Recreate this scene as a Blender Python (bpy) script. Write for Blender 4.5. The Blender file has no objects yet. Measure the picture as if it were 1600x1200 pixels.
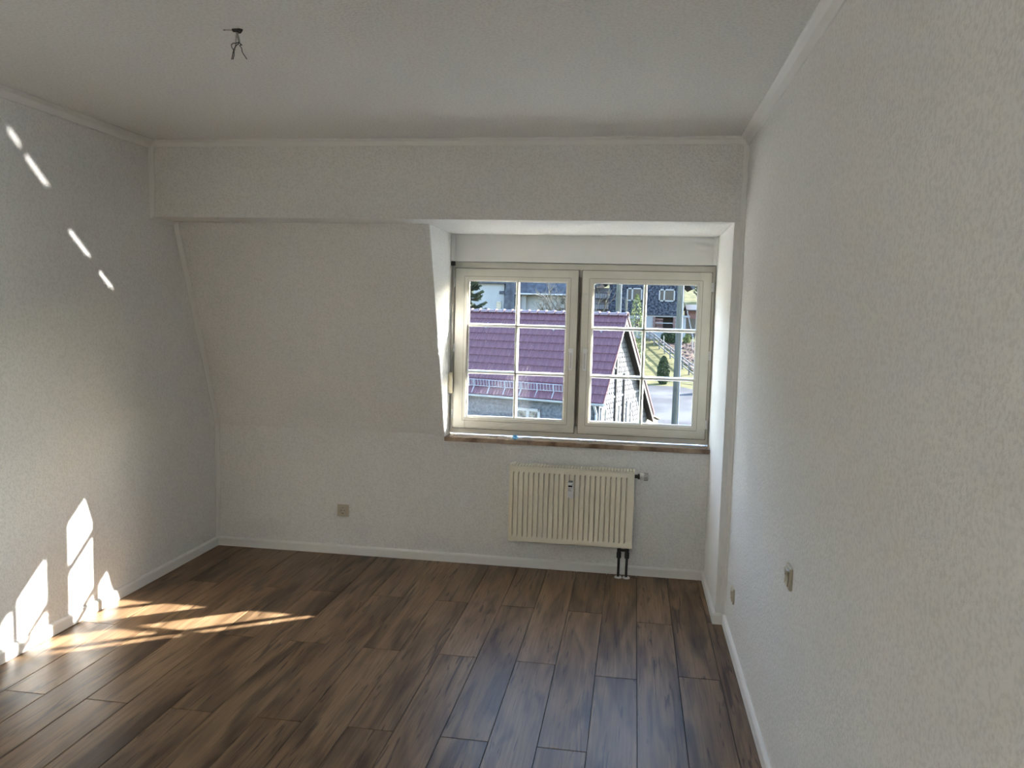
import bpy, bmesh, math, random
from mathutils import Vector, Matrix
R = math.radians
sc = bpy.context.scene
col = sc.collection

# ------------------------------------------------------------------ camera
cam_d = bpy.data.cameras.new('camera'); cam = bpy.data.objects.new('camera', cam_d); col.objects.link(cam)
YAW, PITCH, ROLL, FPX = 0.1493, -0.0889, 0.0263, 1256.4
fwd = Vector((-math.sin(YAW)*math.cos(PITCH), math.cos(YAW)*math.cos(PITCH), math.sin(PITCH)))
rgt = Vector((math.cos(YAW), math.sin(YAW), 0)); upv = rgt.cross(fwd)
r2 = rgt*math.cos(ROLL) + upv*math.sin(ROLL); u2 = -rgt*math.sin(ROLL) + upv*math.cos(ROLL)
m = Matrix((r2, u2, -fwd)).transposed().to_4x4(); m.translation = Vector((0, 0, 1.678))
cam.matrix_world = m
cam_d.sensor_fit = 'HORIZONTAL'; cam_d.sensor_width = 36; cam_d.lens = FPX/1600*36
cam_d.clip_start = 0.05; cam_d.clip_end = 1000
sc.camera = cam

# ------------------------------------------------------------------ light
SUN = Vector((1.44, 1.0, 0.79)).normalized()          # direction towards the sun
w = bpy.data.worlds.new('sky'); sc.world = w; w.use_nodes = True
nt = w.node_tree; nt.nodes.clear()
wo = nt.nodes.new('ShaderNodeOutputWorld'); bg = nt.nodes.new('ShaderNodeBackground')
sky = nt.nodes.new('ShaderNodeTexSky'); sky.sky_type = 'NISHITA'; sky.sun_disc = False
sky.sun_elevation = math.asin(SUN.z); sky.sun_rotation = math.atan2(SUN.x, SUN.y)
sky.air_density = 1.0; sky.dust_density = 0.8; sky.ozone_density = 1.0
bg.inputs['Strength'].default_value = 1.25
nt.links.new(sky.outputs[0], bg.inputs['Color']); nt.links.new(bg.outputs[0], wo.inputs['Surface'])
sd = bpy.data.lights.new('sun', 'SUN'); sd.energy = 26.0; sd.angle = R(0.6); sd.color = (1.0, 0.965, 0.91)
so = bpy.data.objects.new('sun', sd); col.objects.link(so)
so.rotation_euler = (-SUN).to_track_quat('-Z', 'Y').to_euler(); so.location = SUN*40
# fill lamp added outside the added window, behind the camera
ad = bpy.data.lights.new('added_fill_light', 'AREA'); ad.shape = 'RECTANGLE'; ad.size = 1.7; ad.size_y = 1.4
ad.energy = 38; ad.color = (0.88, 0.95, 1.0)
ao = bpy.data.objects.new('added_fill_light', ad); col.objects.link(ao)
ao.location = (0.92, -0.2, 1.5); ao.rotation_euler = (R(90), 0, R(90))
# sky portal in the window opening: guides sky sampling only, gives no light of its own
pd = bpy.data.lights.new('window_sky_portal', 'AREA'); pd.shape = 'RECTANGLE'; pd.size = 1.66; pd.size_y = 1.12
pd.cycles.is_portal = True
po = bpy.data.objects.new('window_sky_portal', pd); col.objects.link(po); po.location = (-.36, 5.42, 1.43); po.rotation_euler = (R(-90), 0, 0)
vs = sc.view_settings
vs.view_transform = 'Standard'; vs.look = 'None'; vs.gamma = 1.0; vs.exposure = 1.0; vs.use_curve_mapping = False
sc.cycles.max_bounces = 8; sc.cycles.diffuse_bounces = 5; sc.cycles.glossy_bounces = 3
sc.cycles.transparent_max_bounces = 16; sc.cycles.caustics_reflective = False; sc.cycles.caustics_refractive = False
sc.cycles.sample_clamp_indirect = 25.0; sc.cycles.use_light_tree = False

# ------------------------------------------------------------------ measures
XL, XR, XD, XP = -2.838, 0.551, -1.218, 0.4986        # left wall, right wall, dormer cheek, niche side
YB, YK, YW, YF = 4.424, 5.161, 5.266, 4.666           # fascia, knee wall, window, top of the slope
ZF, ZK, ZS, H = 2.183, 0.856, 0.849, 2.62             # soffit, knee, sill, ceiling
YREAR, YOUT = -2.6, 5.54

# ------------------------------------------------------------------ helpers
class MB:
    def __init__(s): s.v = []; s.f = []
    def add(s, vs_, fs):
        n = len(s.v); s.v += [tuple(q) for q in vs_]; s.f += [tuple(i+n for i in f) for f in fs]; return s
    def box(s, x0, x1, y0, y1, z0, z1):
        return s.add([(x, y, z) for z in (z0, z1) for y in (y0, y1) for x in (x0, x1)],
                     [(0,2,3,1),(4,5,7,6),(0,1,5,4),(2,6,7,3),(0,4,6,2),(1,3,7,5)])
    def prism(s, prof, axis, a0, a1):
        """extrude a closed 2D profile along an axis ('x': (y,z), 'y': (x,z), 'z': (x,y))"""
        def P(q, a): return {'x': (a, q[0], q[1]), 'y': (q[0], a, q[1]), 'z': (q[0], q[1], a)}[axis]
        n = len(prof)
        vv = [P(q, a0) for q in prof] + [P(q, a1) for q in prof]
        return s.add(vv, [tuple(range(n))[::-1], tuple(range(n, 2*n))] + [(i, (i+1) % n, (i+1) % n+n, i+n) for i in range(n)])
    def cyl(s, a, b, r0, r1=None, n=12, caps=True):
        a, b = Vector(a), Vector(b); r1 = r0 if r1 is None else r1
        d = (b-a).normalized(); t = d.orthogonal().normalized(); q = d.cross(t)
        vv = [a+(t*math.cos(2*math.pi*i/n)+q*math.sin(2*math.pi*i/n))*r0 for i in range(n)]
        vv += [b+(t*math.cos(2*math.pi*i/n)+q*math.sin(2*math.pi*i/n))*r1 for i in range(n)]
        ff = [(i, (i+1) % n, (i+1) % n+n, i+n) for i in range(n)]
        if caps: ff += [tuple(range(n))[::-1], tuple(range(n, 2*n))]
        return s.add(vv, ff)
    def tube(s, pts, r, n=8):
        for a, b in zip(pts, pts[1:]): s.cyl(a, b, r, r, n)
        return s
    def build(s, name, mat, parent=None, bevel=0.0, smooth=False, mw=None):
        me = bpy.data.meshes.new(name); me.from_pydata(s.v, [], s.f); me.update()
        bm = bmesh.new(); bm.from_mesh(me); bmesh.ops.recalc_face_normals(bm, faces=bm.faces)
        if bevel:
            es = [e for e in bm.edges if len(e.link_faces) == 2 and e.calc_face_angle(0) > 0.6]
            bmesh.ops.bevel(bm, geom=es, offset=bevel, segments=2, affect='EDGES', clamp_overlap=True)
        if smooth:
            for f in bm.faces: f.smooth = True
        bm.to_mesh(me); bm.free()
        if smooth:
            try: me.set_sharp_from_angle(angle=R(40))
            except Exception: pass
        if mat: me.materials.append(mat)
        o = bpy.data.objects.new(name, me); col.objects.link(o)
        if parent: o.parent = parent
        if mw is not None: o.matrix_local = mw
        return o
def tag(o, label=None, cat=None, group=None, kind=None):
    if label: o['label'] = label
    if cat: o['category'] = cat
    if group: o['group'] = group
    if kind: o['kind'] = kind
    return o
def empty(name, loc=(0, 0, 0), rz=0.0):
    o = bpy.data.objects.new(name, None); col.objects.link(o); o.location = loc; o.rotation_euler = (0, 0, rz)
    o.empty_display_size = 0.1
    return o
def struct(o, label=None): o['kind'] = 'structure'; return tag(o, label)
def link_copy(src, parent, name=None, mw=None):
    c = src.copy(); col.objects.link(c); c.parent = parent
    if mw is not None: c.matrix_local = mw
    return c

def mat(name, color, rough=0.6, spec=0.4, metal=0.0):
    m_ = bpy.data.materials.new(name); m_.use_nodes = True
    b = m_.node_tree.nodes['Principled BSDF']
    b.inputs['Base Color'].default_value = (*color, 1); b.inputs['Roughness'].default_value = rough
    b.inputs['Specular IOR Level'].default_value = spec; b.inputs['Metallic'].default_value = metal
    return m_
def N(m_, kind, **kw):
    n = m_.node_tree.nodes.new(kind)
    for k, v in kw.items():
        if k.startswith('i_'): n.inputs[k[2:].replace('_', ' ')].default_value = v
        else: setattr(n, k, v)
    return n
def L(m_, a, b): m_.node_tree.links.new(a, b)
def bsdf(m_): return m_.node_tree.nodes['Principled BSDF']
def noisy(m_, c0, c1, scale=8.0, detail=5.0, lo=0.35, hi=0.65, bump=0.0, bscale=None, coord='Object', stretch=(1, 1, 1), bdist=0.01):
    """colour noise between two tones, with optional fine relief"""
    tc = N(m_, 'ShaderNodeTexCoord'); mp = N(m_, 'ShaderNodeMapping'); mp.inputs['Scale'].default_value = stretch
    L(m_, tc.outputs[coord], mp.inputs['Vector'])
    n = N(m_, 'ShaderNodeTexNoise', i_Scale=scale, i_Detail=detail); L(m_, mp.outputs[0], n.inputs['Vector'])
    r = N(m_, 'ShaderNodeValToRGB'); e = r.color_ramp.elements
    e[0].position = lo; e[0].color = (*c0, 1); e[1].position = hi; e[1].color = (*c1, 1)
    L(m_, n.outputs['Fac'], r.inputs[0]); L(m_, r.outputs[0], bsdf(m_).inputs['Base Color'])
    if bump:
        n2 = N(m_, 'ShaderNodeTexNoise', i_Scale=bscale or scale*4, i_Detail=4.0); L(m_, mp.outputs[0], n2.inputs['Vector'])
        bp = N(m_, 'ShaderNodeBump', i_Strength=bump, i_Distance=bdist); L(m_, n2.outputs['Fac'], bp.inputs['Height'])
        L(m_, bp.outputs[0], bsdf(m_).inputs['Normal'])
    return m_
def woodchip(name, color, strength=0.35):
    m_ = mat(name, color, 0.85, 0.2)
    tc = N(m_, 'ShaderNodeTexCoord')
    n = N(m_, 'ShaderNodeTexNoise', i_Scale=95.0, i_Detail=3.0); L(m_, tc.outputs['Object'], n.inputs['Vector'])
    r = N(m_, 'ShaderNodeValToRGB'); e = r.color_ramp.elements       # relief put into the colour too: hollows darker, chips lighter
    e[0].position = 0.36; e[0].color = (*[q*.91 for q in color], 1); e[1].position = 0.56; e[1].color = (*[q*1.02 for q in color], 1)
    L(m_, n.outputs['Fac'], r.inputs[0]); L(m_, r.outputs[0], bsdf(m_).inputs['Base Color'])
    bp = N(m_, 'ShaderNodeBump', i_Strength=strength, i_Distance=0.005); L(m_, n.outputs['Fac'], bp.inputs['Height'])
    L(m_, bp.outputs[0], bsdf(m_).inputs['Normal'])
    return m_

M = {}
M['wall'] = woodchip('woodchip_wall', (0.80, 0.798, 0.785), 0.8)
M['ceil'] = woodchip('woodchip_ceiling', (0.80, 0.798, 0.785), 0.6)
M['plaster'] = noisy(mat('smooth_plaster', (0.8, 0.798, 0.785), 0.8, 0.2), (0.785, 0.783, 0.77), (0.815, 0.813, 0.80), 3, bump=0.08, bscale=60, bdist=0.004)
M['trim'] = mat('white_trim', (0.8, 0.798, 0.785), 0.5, 0.4)
M['frame'] = noisy(mat('cream_window_paint', (0.7, 0.68, 0.6), 0.35, 0.5), (0.68, 0.66, 0.575), (0.73, 0.71, 0.63), 6)
M['bead'] = mat('white_glazing_bead', (0.82, 0.81, 0.77), 0.4, 0.5)
M['gap_dark'] = mat('dark_seal', (0.05, 0.045, 0.04), 0.7, 0.2)
M['line'] = mat('painted_gap_shade', (0.24, 0.22, 0.18), 0.7, 0.2)  # dark tone painted for the shade in sash grooves and gaps
M['cream'] = mat('cream_plastic', (0.72, 0.66, 0.5), 0.4, 0.5)
M['beige'] = mat('beige_plastic', (0.52, 0.47, 0.37), 0.3, 0.5)
M['dark'] = mat('dark_hole', (0.012, 0.01, 0.008), 0.6, 0.3)
M['rad'] = mat('radiator_cream_enamel', (0.87, 0.82, 0.68), 0.35, 0.5)
M['white'] = mat('white_plastic', (0.82, 0.82, 0.82), 0.4, 0.5)
M['lgrey'] = mat('light_grey_plastic', (0.62, 0.62, 0.6), 0.4, 0.5)
M['steel'] = mat('steel', (0.6, 0.6, 0.6), 0.3, 0.5, 1.0)
M['black'] = mat('black_pipe', (0.035, 0.033, 0.032), 0.45, 0.5)
M['grey_print'] = mat('grey_print', (0.2, 0.2, 0.2), 0.6)
M['wire'] = mat('wire_black', (0.03, 0.025, 0.022), 0.5)
M['sheath'] = mat('grey_cable_sheath', (0.33, 0.32, 0.29), 0.6)
M['blue'] = mat('light_blue_plastic', (0.16, 0.5, 0.78), 0.4, 0.5)
M['brass'] = mat('brass_key', (0.5, 0.4, 0.22), 0.35, 0.5, 1.0)

# glass: clear pane, Fresnel mirror over plain transmission
g = bpy.data.materials.new('window_glass'); g.use_nodes = True; t = g.node_tree; t.nodes.clear()
o_ = t.nodes.new('ShaderNodeOutputMaterial'); mx = t.nodes.new('ShaderNodeMixShader'); fr = t.nodes.new('ShaderNodeFresnel'); fr.inputs[0].default_value = 1.45
tr = t.nodes.new('ShaderNodeBsdfTransparent'); tr.inputs[0].default_value = (0.94, 0.955, 0.95, 1); gl = t.nodes.new('ShaderNodeBsdfGlossy'); gl.inputs['Roughness'].default_value = 0.0
t.links.new(fr.outputs[0], mx.inputs[0]); t.links.new(tr.outputs[0], mx.inputs[1]); t.links.new(gl.outputs[0], mx.inputs[2]); t.links.new(mx.outputs[0], o_.inputs[0])
M['glass'] = g
M['dark_glass'] = mat('dark_window_pane', (.012, .016, .024), .1, .15)

# laminate: long grain, broad smoky shading and knots, each plank its own cut of it
lam = mat('oak_laminate', (0.2, 0.13, 0.08), 0.40, 0.28); M['laminate'] = lam
tc = N(lam, 'ShaderNodeTexCoord'); oi = N(lam, 'ShaderNodeObjectInfo')
off = N(lam, 'ShaderNodeVectorMath', operation='SCALE'); off.inputs[0].default_value = (37.0, 91.0, 53.0); L(lam, oi.outputs['Random'], off.inputs['Scale'])
add = N(lam, 'ShaderNodeVectorMath', operation='ADD'); L(lam, tc.outputs['Object'], add.inputs[0]); L(lam, off.outputs[0], add.inputs[1])
def lam_noise(scale, stretch, detail=5.0, dist=0.0):
    mp = N(lam, 'ShaderNodeMapping'); mp.inputs['Scale'].default_value = stretch; L(lam, add.outputs[0], mp.inputs['Vector'])
    n = N(lam, 'ShaderNodeTexNoise', i_Scale=scale, i_Detail=detail, i_Distortion=dist); L(lam, mp.outputs[0], n.inputs['Vector']); return n.outputs['Fac']
def ramp(src, stops):
    r = N(lam, 'ShaderNodeValToRGB'); e = r.color_ramp.elements
    while len(e) < len(stops): e.new(0.5)
    for q, (p_, c_) in zip(e, stops): q.position = p_; q.color = (*c_, 1)
    L(lam, src, r.inputs[0]); return r.outputs[0]
def mul(a, b, fac=1.0):
    x = N(lam, 'ShaderNodeMix', data_type='RGBA', blend_type='MULTIPLY'); x.inputs[0].default_value = fac
    L(lam, a, x.inputs[6]); L(lam, b, x.inputs[7]); return x.outputs[2]
base = ramp(lam_noise(1.0, (11, 1.6, 1), 3, 0.5), [(0.28, (0.12, 0.07, 0.038)), (0.45, (0.205, 0.127, 0.068)), (0.62, (0.275, 0.18, 0.1)), (0.75, (0.195, 0.122, 0.068))])
grain = ramp(lam_noise(1.0, (130, 3, 1), 2), [(0.3, (0.72, 0.7, 0.68)), (0.6, (1, 1, 1))])
smoke = ramp(lam_noise(1.0, (9, 1.3, 1), 2, 0.9), [(0.32, (0.36, 0.33, 0.31)), (0.49, (1, 1, 1))])
crack = ramp(lam_noise(1.0, (30, 1.9, 1), 4, 1.8), [(0.33, (0.3, 0.27, 0.26)), (0.40, (1, 1, 1))])
tone = ramp(oi.outputs['Random'], [(0.0, (0.82, 0.80, 0.80)), (0.5, (0.93, 0.93, 0.93)), (1.0, (1.05, 1.04, 1.03))])
c = mul(mul(mul(mul(base, grain), smoke, 0.85), crack, 0.9), tone)
L(lam, c, bsdf(lam).inputs['Base Color'])
bp = N(lam, 'ShaderNodeBump', i_Strength=0.12, i_Distance=0.002); L(lam, lam_noise(1.0, (160, 6, 1), 3), bp.inputs['Height']); L(lam, bp.outputs[0], bsdf(lam).inputs['Normal'])

# marble sill
mar = mat('brown_marble', (0.45, 0.33, 0.22), 0.12, 0.6); M['marble'] = noisy(mar, (0.15, 0.095, 0.062), (0.44, 0.33, 0.23), 9, 6, 0.35, 0.68)

# ------------------------------------------------------------------ room shell
def base_profile(t=0.015, h=0.062): return [(0, 0), (t, 0), (t, h-0.012), (t-0.005, h-0.004), (t*0.35, h), (0, h)]
floor = struct(MB().box(XL-.2, XR+.2, YREAR-.2, YK+.25, -.22, -.014).build('floor', M['gap_dark']))
PW = 0.1925; X0 = 0.458
jr = {}
random.seed(5)
k = 0; x1 = X0 + PW; idx = -1
while x1 > XL:
    xa, xb = max(x1-PW, XL), min(x1, XR)
    if idx == -1: j = [4.434, 2.974]
    elif idx == 0: j = [3.711]
    elif idx == 1: j = [4.349]
    elif idx == 2: j = [3.639]
    elif idx % 2 == 1: j = [4.432]
    else: j = [3.718]
    js = sorted({round(q + n*1.46, 3) for q in j[:1] for n in range(-6, 3)})
    ys = [YREAR] + [q for q in js if YREAR+.05 < q < YK-.03] + [YK]
    for ya, yb in zip(ys, ys[1:]):
        g_ = 0.0014
        cx, cy = (xa+xb)/2, (ya+yb)/2
        hx, hy = (xb-xa)/2-g_, (yb-ya)/2-g_
        pk = MB().box(-hx, hx, -hy, hy, -.013, 0).build('plank', M['laminate'], floor, bevel=0.0012)
        pk.location = (cx, cy, 0)
    x1 -= PW; idx += 1

struct(MB().box(XL-.2, XR+.2, YREAR-.2, YOUT+.1, H, H+.25).build('ceiling', M['ceil']))
struct(MB().box(XL-.25, XL, YREAR-.2, YOUT, -.22, H+.01).build('wall_left', M['wall']))
SY0, SY1, SZ0, SZ1 = -1.05, .65, .8, 2.2              # unseen window added for fill light, in the right wall behind the camera
struct(MB().box(XR, XR+.25, SY1, YB+.05, -.22, H+.01).box(XR, XR+.25, YREAR-.2, SY0, -.22, H+.01)
       .box(XR, XR+.25, SY0, SY1, -.22, SZ0).box(XR, XR+.25, SY0, SY1, SZ1, H+.01).build('wall_right', M['wall']))
struct(MB().box(XL-.25, XR+.25, YREAR-.2, YREAR, -.2, H).build('wall_rear', M['wall']))
# back: fascia beam, sloped mansard wall, knee wall, pier with niche side
struct(MB().box(XL-.01, XR+.2, YB, YOUT+.1, ZF, H+.005).build('wall_fascia', M['wall'], bevel=0.004))
struct(MB().prism([(YK, ZK), (YF, ZF+.002), (YOUT, ZF+.002), (YOUT, ZK)], 'x', XL-.01, XD).build('wall_slope', M['wall'], bevel=0.004))
struct(MB().box(XL-.01, XD, YK, YOUT, -.2, ZK).box(XD, XP+.01, YK, YOUT, -.2, ZS-.03).build('wall_back', M['wall']))
struct(MB().box(XP, XR+.25, YB, YOUT, -.2, ZF+.002).build('wall_pier', M['plaster'], bevel=0.004))

# baseboards
def run(name, prof, axis, a0, a1, mt='trim'): return struct(MB().prism(prof, axis, a0, a1).build(name, M[mt]))
bp_ = base_profile()
run('baseboard_left', [(XL+a, b) for a, b in bp_], 'y', YREAR, YK)
run('baseboard_back', [(YK-a, b) for a, b in bp_], 'x', XL, XP)
run('baseboard_niche', [(XP-a, b) for a, b in bp_], 'y', YB-.001, YK)
run('baseboard_pier', [(YB-a, b) for a, b in bp_], 'x', XP-.015, XR)
run('baseboard_right', [(XR-a, b) for a, b in bp_], 'y', YREAR, YB)
run('baseboard_rear', [(YREAR+a, b) for a, b in bp_], 'x', XL, XR)
# ceiling coving, a slim chamfered strip with a fine lip on both edges
def cove(c=0.046): return [(0, 0), (c, 0), (c, .006), (c-.008, .010), (c*.42, c*.36), (.010, c-.008), (.006, c), (0, c)]
cv = cove()
run('trim_1', [(XL+a, H-b) for a, b in cv], 'y', YREAR, YB)
run('trim_2', [(XR-a, H-b) for a, b in cv], 'y', YREAR, YB)
run('trim_3', [(YB-a, H-b) for a, b in cove(.036)], 'x', XL, XR)
# slim corner strips
cs = [(0, 0), (.024, 0), (.024, .005), (.013, .013), (.005, .024), (0, .024)]
def vstrip(name, x, sx, y, sy, z0, z1): return struct(MB().prism([(x+sx*a, y+sy*b) for a, b in cs], 'z', z0, z1).build(name, M['trim']))
vstrip('trim_4', XL, 1, YB, -1, ZF-.012, H-.03)
vstrip('trim_5', XL, 1, YK, -1, .062, ZK)
vstrip('trim_6', XR, -1, YB, -1, .062, H-.04)
struct(MB().prism([(XL+a, ZF-b) for a, b in cs], 'y', YB-.012, YF).build('trim_7', M['trim']))
sl = Vector((0, YF-YK, ZF-ZK)).normalized(); nn = Vector((0, -sl.z, sl.y))
vv = []
for end in (Vector((XL, YK, ZK-.004)), Vector((XL, YF, ZF))): vv += [end + Vector((a, 0, 0)) + nn*b for a, b in cs]
n6 = len(cs)
struct(MB().add(vv, [tuple(range(n6))[::-1], tuple(range(n6, 2*n6))]+[(i, (i+1) % n6, (i+1) % n6+n6, i+n6) for i in range(n6)]).build('trim_8', M['trim']))

# ------------------------------------------------------------------ window
win = struct(empty('window_1', (-.36, YW, ZS)))
inv = Matrix.Translation((.36, -YW, -ZS))
def part(mb, name, mt, parent, bevel=0.0, smooth=False):
    o = mb.build(name, mt, None, bevel, smooth); o.parent = parent
    # geometry is written in world space; undo the parent's own offset
    p, off = parent, Vector((0, 0, 0))
    while p is not None: off += p.location; p = p.parent
    o.location = -off
    return o
FZ0, FZ1 = 0.8535, 2.002
fm = MB().box(XD+.004, -1.15, 5.286, 5.36, FZ0, FZ1).box(.43, XP-.004, 5.286, 5.36, FZ0, FZ1).box(-1.15, .43, 5.286, 5.36, 1.915, FZ1).box(-1.15, .43, 5.286, 5.36, FZ0, .94)
part(fm, 'window_frame', M['frame'], win, .003)
part(MB().box(-.374, -.347, 5.318, 5.35, .9, 1.955), 'centre_post', M['frame'], win, .002)
part(MB().box(XD+.001, XP-.001, 5.258, YOUT, FZ1+.004, ZF+.001), 'shutter_box_cover', M['plaster'], win, .002)
part(MB().prism([(XD+a, 5.258-b) for a, b in cs], 'z', FZ1+.004, ZF), 'cover_strip', M['trim'], win)
part(MB().prism([(XP-a, 5.258-b) for a, b in cs], 'z', FZ1+.004, ZF), 'cover_strip', M['trim'], win)
part(MB().box(XD+.001, XP-.001, 5.137, 5.31, ZS-.03, ZS), 'window_sill', M['marble'], win, .003)['label'] = 'polished brown marble window sill'
part(MB().box(XD-.05, XP+.05, 5.36, YOUT+.06, ZS-.04, ZS-.02), 'outer_sill', M['steel'], win, .002)
def make_sash(x0, x1, gx0, gx1, hx, hinge_x):
    s = empty('sash'); s.parent = win; s.location = (0, 0, 0)
    z0, z1, gz0, gz1 = .893, 1.960, .967, 1.888
    ya, yb, yg = YW, 5.335, 5.302
    part(MB().box(x0, gx0, ya, yb, z0, z1), 'stile', M['frame'], s, .003)
    part(MB().box(gx1, x1, ya, yb, z0, z1), 'stile', M['frame'], s, .003)
    part(MB().box(gx0, gx1, ya+.0006, yb, gz1, z1), 'rail', M['frame'], s, .003)
    part(MB().box(gx0, gx1, ya+.0006, yb, z0, gz0), 'rail', M['frame'], s, .003)
    # glazing bead round the opening, and the bars
    b = .011
    bd = MB().box(gx0, gx0+b, ya+.014, yg, gz0, gz1).box(gx1-b, gx1, ya+.014, yg, gz0, gz1).box(gx0, gx1, ya+.014, yg, gz1-b, gz1).box(gx0, gx1, ya+.014, yg, gz0, gz0+b)
    part(bd, 'glazing_bead', M['bead'], s, .003)
    xm = (gx0+gx1)/2; zs = [gz0, 1.2725, 1.587, gz1]
    def bar(mb): return part(mb, 'glazing_bar', M['frame'], s)
    w0, w1 = .0125, .006
    bar(MB().prism([(xm-w0, yg), (xm-w1, ya+.012), (xm+w1, ya+.012), (xm+w0, yg), (xm+w0, yg+.02), (xm-w0, yg+.02)], 'z', gz0, gz1))
    for z in zs[1:3]:
        bar(MB().prism([(yg, z-w0), (ya+.012, z-w1), (ya+.012, z+w1), (yg, z+w0), (yg+.02, z+w0), (yg+.02, z-w0)], 'x', gx0, gx1))
    for za, zb in zip(zs, zs[1:]):
        for a, b_ in ((gx0, xm), (xm, gx1)):
            part(MB().add([(a, yg+.004, za), (b_, yg+.004, za), (b_, yg+.004, zb), (a, yg+.004, zb)], [(0, 1, 2, 3)]), 'pane', M['glass'], s)
    e_ = .020; gw = .0022; y0_ = ya-.0004                  # rebate shade drawn as a dark line between sash wood and bead
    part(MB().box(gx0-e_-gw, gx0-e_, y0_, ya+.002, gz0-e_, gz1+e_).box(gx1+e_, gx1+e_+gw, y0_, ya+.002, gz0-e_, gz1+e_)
         .box(gx0-e_, gx1+e_, y0_, ya+.002, gz1+e_, gz1+e_+gw).box(gx0-e_, gx1+e_, y0_, ya+.002, gz0-e_-gw, gz0-e_), 'rebate_shade_line', M['line'], s)
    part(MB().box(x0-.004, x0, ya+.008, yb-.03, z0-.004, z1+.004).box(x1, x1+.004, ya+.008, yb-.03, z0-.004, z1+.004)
         .box(x0, x1, ya+.008, yb-.03, z1, z1+.004).box(x0, x1, ya+.008, yb-.03, z0-.004, z0), 'gap_dark', M['line'], s)  # dark ring painted for the shade in the gap round the sash
    # handle: rosette plate and lever hanging down
    hd = part(MB().box(hx-.013, hx+.013, ya-.007, ya, 1.310, 1.436).box(hx-.015, hx+.015, ya-.012, ya, 1.428, 1.452), 'handle', M['white'], s, .003)
    hd['label'] = 'white window handle with grey lever'
    part(MB().box(hx-.0055, hx+.0055, ya-.016, ya-.006, 1.322, 1.424), 'handle_lever', M['steel'], s, .002)
    for z in (1.868, 1.433, .990):
        part(MB().cyl((hinge_x, ya-.002, z-.028), (hinge_x, ya-.002, z-.001), .0075).cyl((hinge_x, ya-.002, z+.001), (hinge_x, ya-.002, z+.028), .0075), 'hinge', M['white'], s, smooth=True)
    return s
make_sash(-1.19, -.374, -1.107, -.442, -.407, -1.196)
make_sash(-.347, .473, -.280, .397, -.316, .480)
# unseen second window, added to let the fill lamp in
added_win = struct(empty('added_window', (XR, (SY0+SY1)/2, SZ0)))
fm = MB(); xa_, xb_, ym_ = XR+.09, XR+.16, (SY0+SY1)/2
for a, b_ in ((SY0, SY0+.07), (SY1-.07, SY1), (ym_-.04, ym_+.04)): fm.box(xa_, xb_, a, b_, SZ0, SZ1)
for a, b_ in ((SZ0, SZ0+.07), (SZ1-.07, SZ1)): fm.box(xa_, xb_, SY0, SY1, a, b_)
part(fm, 'window_frame', M['frame'], added_win, .003)
for a, b_ in ((SY0+.07, ym_-.04), (ym_+.04, SY1-.07)):
    part(MB().add([(XR+.12, a, SZ0+.07), (XR+.12, b_, SZ0+.07), (XR+.12, b_, SZ1-.07), (XR+.12, a, SZ1-.07)], [(0, 1, 2, 3)]), 'pane', M['glass'], added_win)
part(MB().box(XR-.06, XR+.09, SY0, SY1, SZ0-.03, SZ0), 'window_sill', M['marble'], added_win, .003)

# ------------------------------------------------------------------ things in the room
# radiator
rad = tag(empty('radiator', (-.36, 5.09, .2)), 'cream ribbed panel radiator below the window', 'radiator')
RA, RB, RZa, RZb, RY = -.760, .036, .201, .700, 5.041
gv = MB()
# front panel: pressed vertical channels
nch = 23; xa, xb = RA+.022, RB-.022; pitch = (xb-xa)/nch
za, zb, zc, zd = RZa+.004, RZa+.036, RZb-.040, RZb-.006
cols_ = [(RA+.006, 0)]
for i in range(nch):
    q = xa+i*pitch
    cols_ += [(q+pitch*.04, 0), (q+pitch*.12, .015), (q+pitch*.24, .015), (q+pitch*.32, 0)]
cols_ += [(RB-.006, 0)]
rows_ = [(za, 0), (zb, 0), (zb+.010, 1), (zc-.010, 1), (zc, 0), (zd, 0)]
vv = [(x, RY + d*k_, z) for z, k_ in rows_ for x, d in cols_]
nc = len(cols_)
ff = [(r_*nc+i, r_*nc+i+1, (r_+1)*nc+i+1, (r_+1)*nc+i) for r_ in range(len(rows_)-1) for i in range(nc-1)]
part(MB().add(vv, ff), 'front_panel', M['rad'], rad)
part(MB().box(RA+.006, RB-.006, RY+.0175, RY+.019, za, zd).box(RA+.006, RB-.006, RY, RY+.012, zd-.003, zd).box(RA+.006, RB-.006, RY, RY+.012, za, za+.003)
     .box(RA+.02, RB-.02, RY+.028, RY+.04, RZa+.01, RZb-.03).box(RA+.01, RB-.01, RY+.082, RY+.1, RZa, RZb-.01), 'core', M['rad'], rad)
part(MB().box(RA, RA+.006, RY+.002, RY+.1, RZa, RZb-.002), 'side_panel', M['rad'], rad, .002)
part(MB().box(RB-.006, RB, RY+.002, RY+.1, RZa, RZb-.002), 'side_panel', M['rad'], rad, .002)
gr = MB().box(RA+.002, RB-.002, RY+.002, RY+.007, RZb-.006, RZb).box(RA+.002, RB-.002, RY+.093, RY+.1, RZb-.006, RZb).box(RA+.002, RB-.002, RY+.045, RY+.053, RZb-.006, RZb)
nb = 40
for i in range(nb+1):
    q = RA+.004+(RB-RA-.008)*i/nb; gr.box(q-.0034, q+.0034, RY+.004, RY+.096, RZb-.005, RZb-.0005)
part(gr, 'top_grille', M['rad'], rad)['kind'] = 'stuff'
part(MB().box(RA+.006, RB-.006, RY+.013, RY+.081, RZb-.016, RZb-.012), 'slot_shade_plate', M['dark'], rad)  # dark plate standing for the shade inside the grille slots
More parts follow.
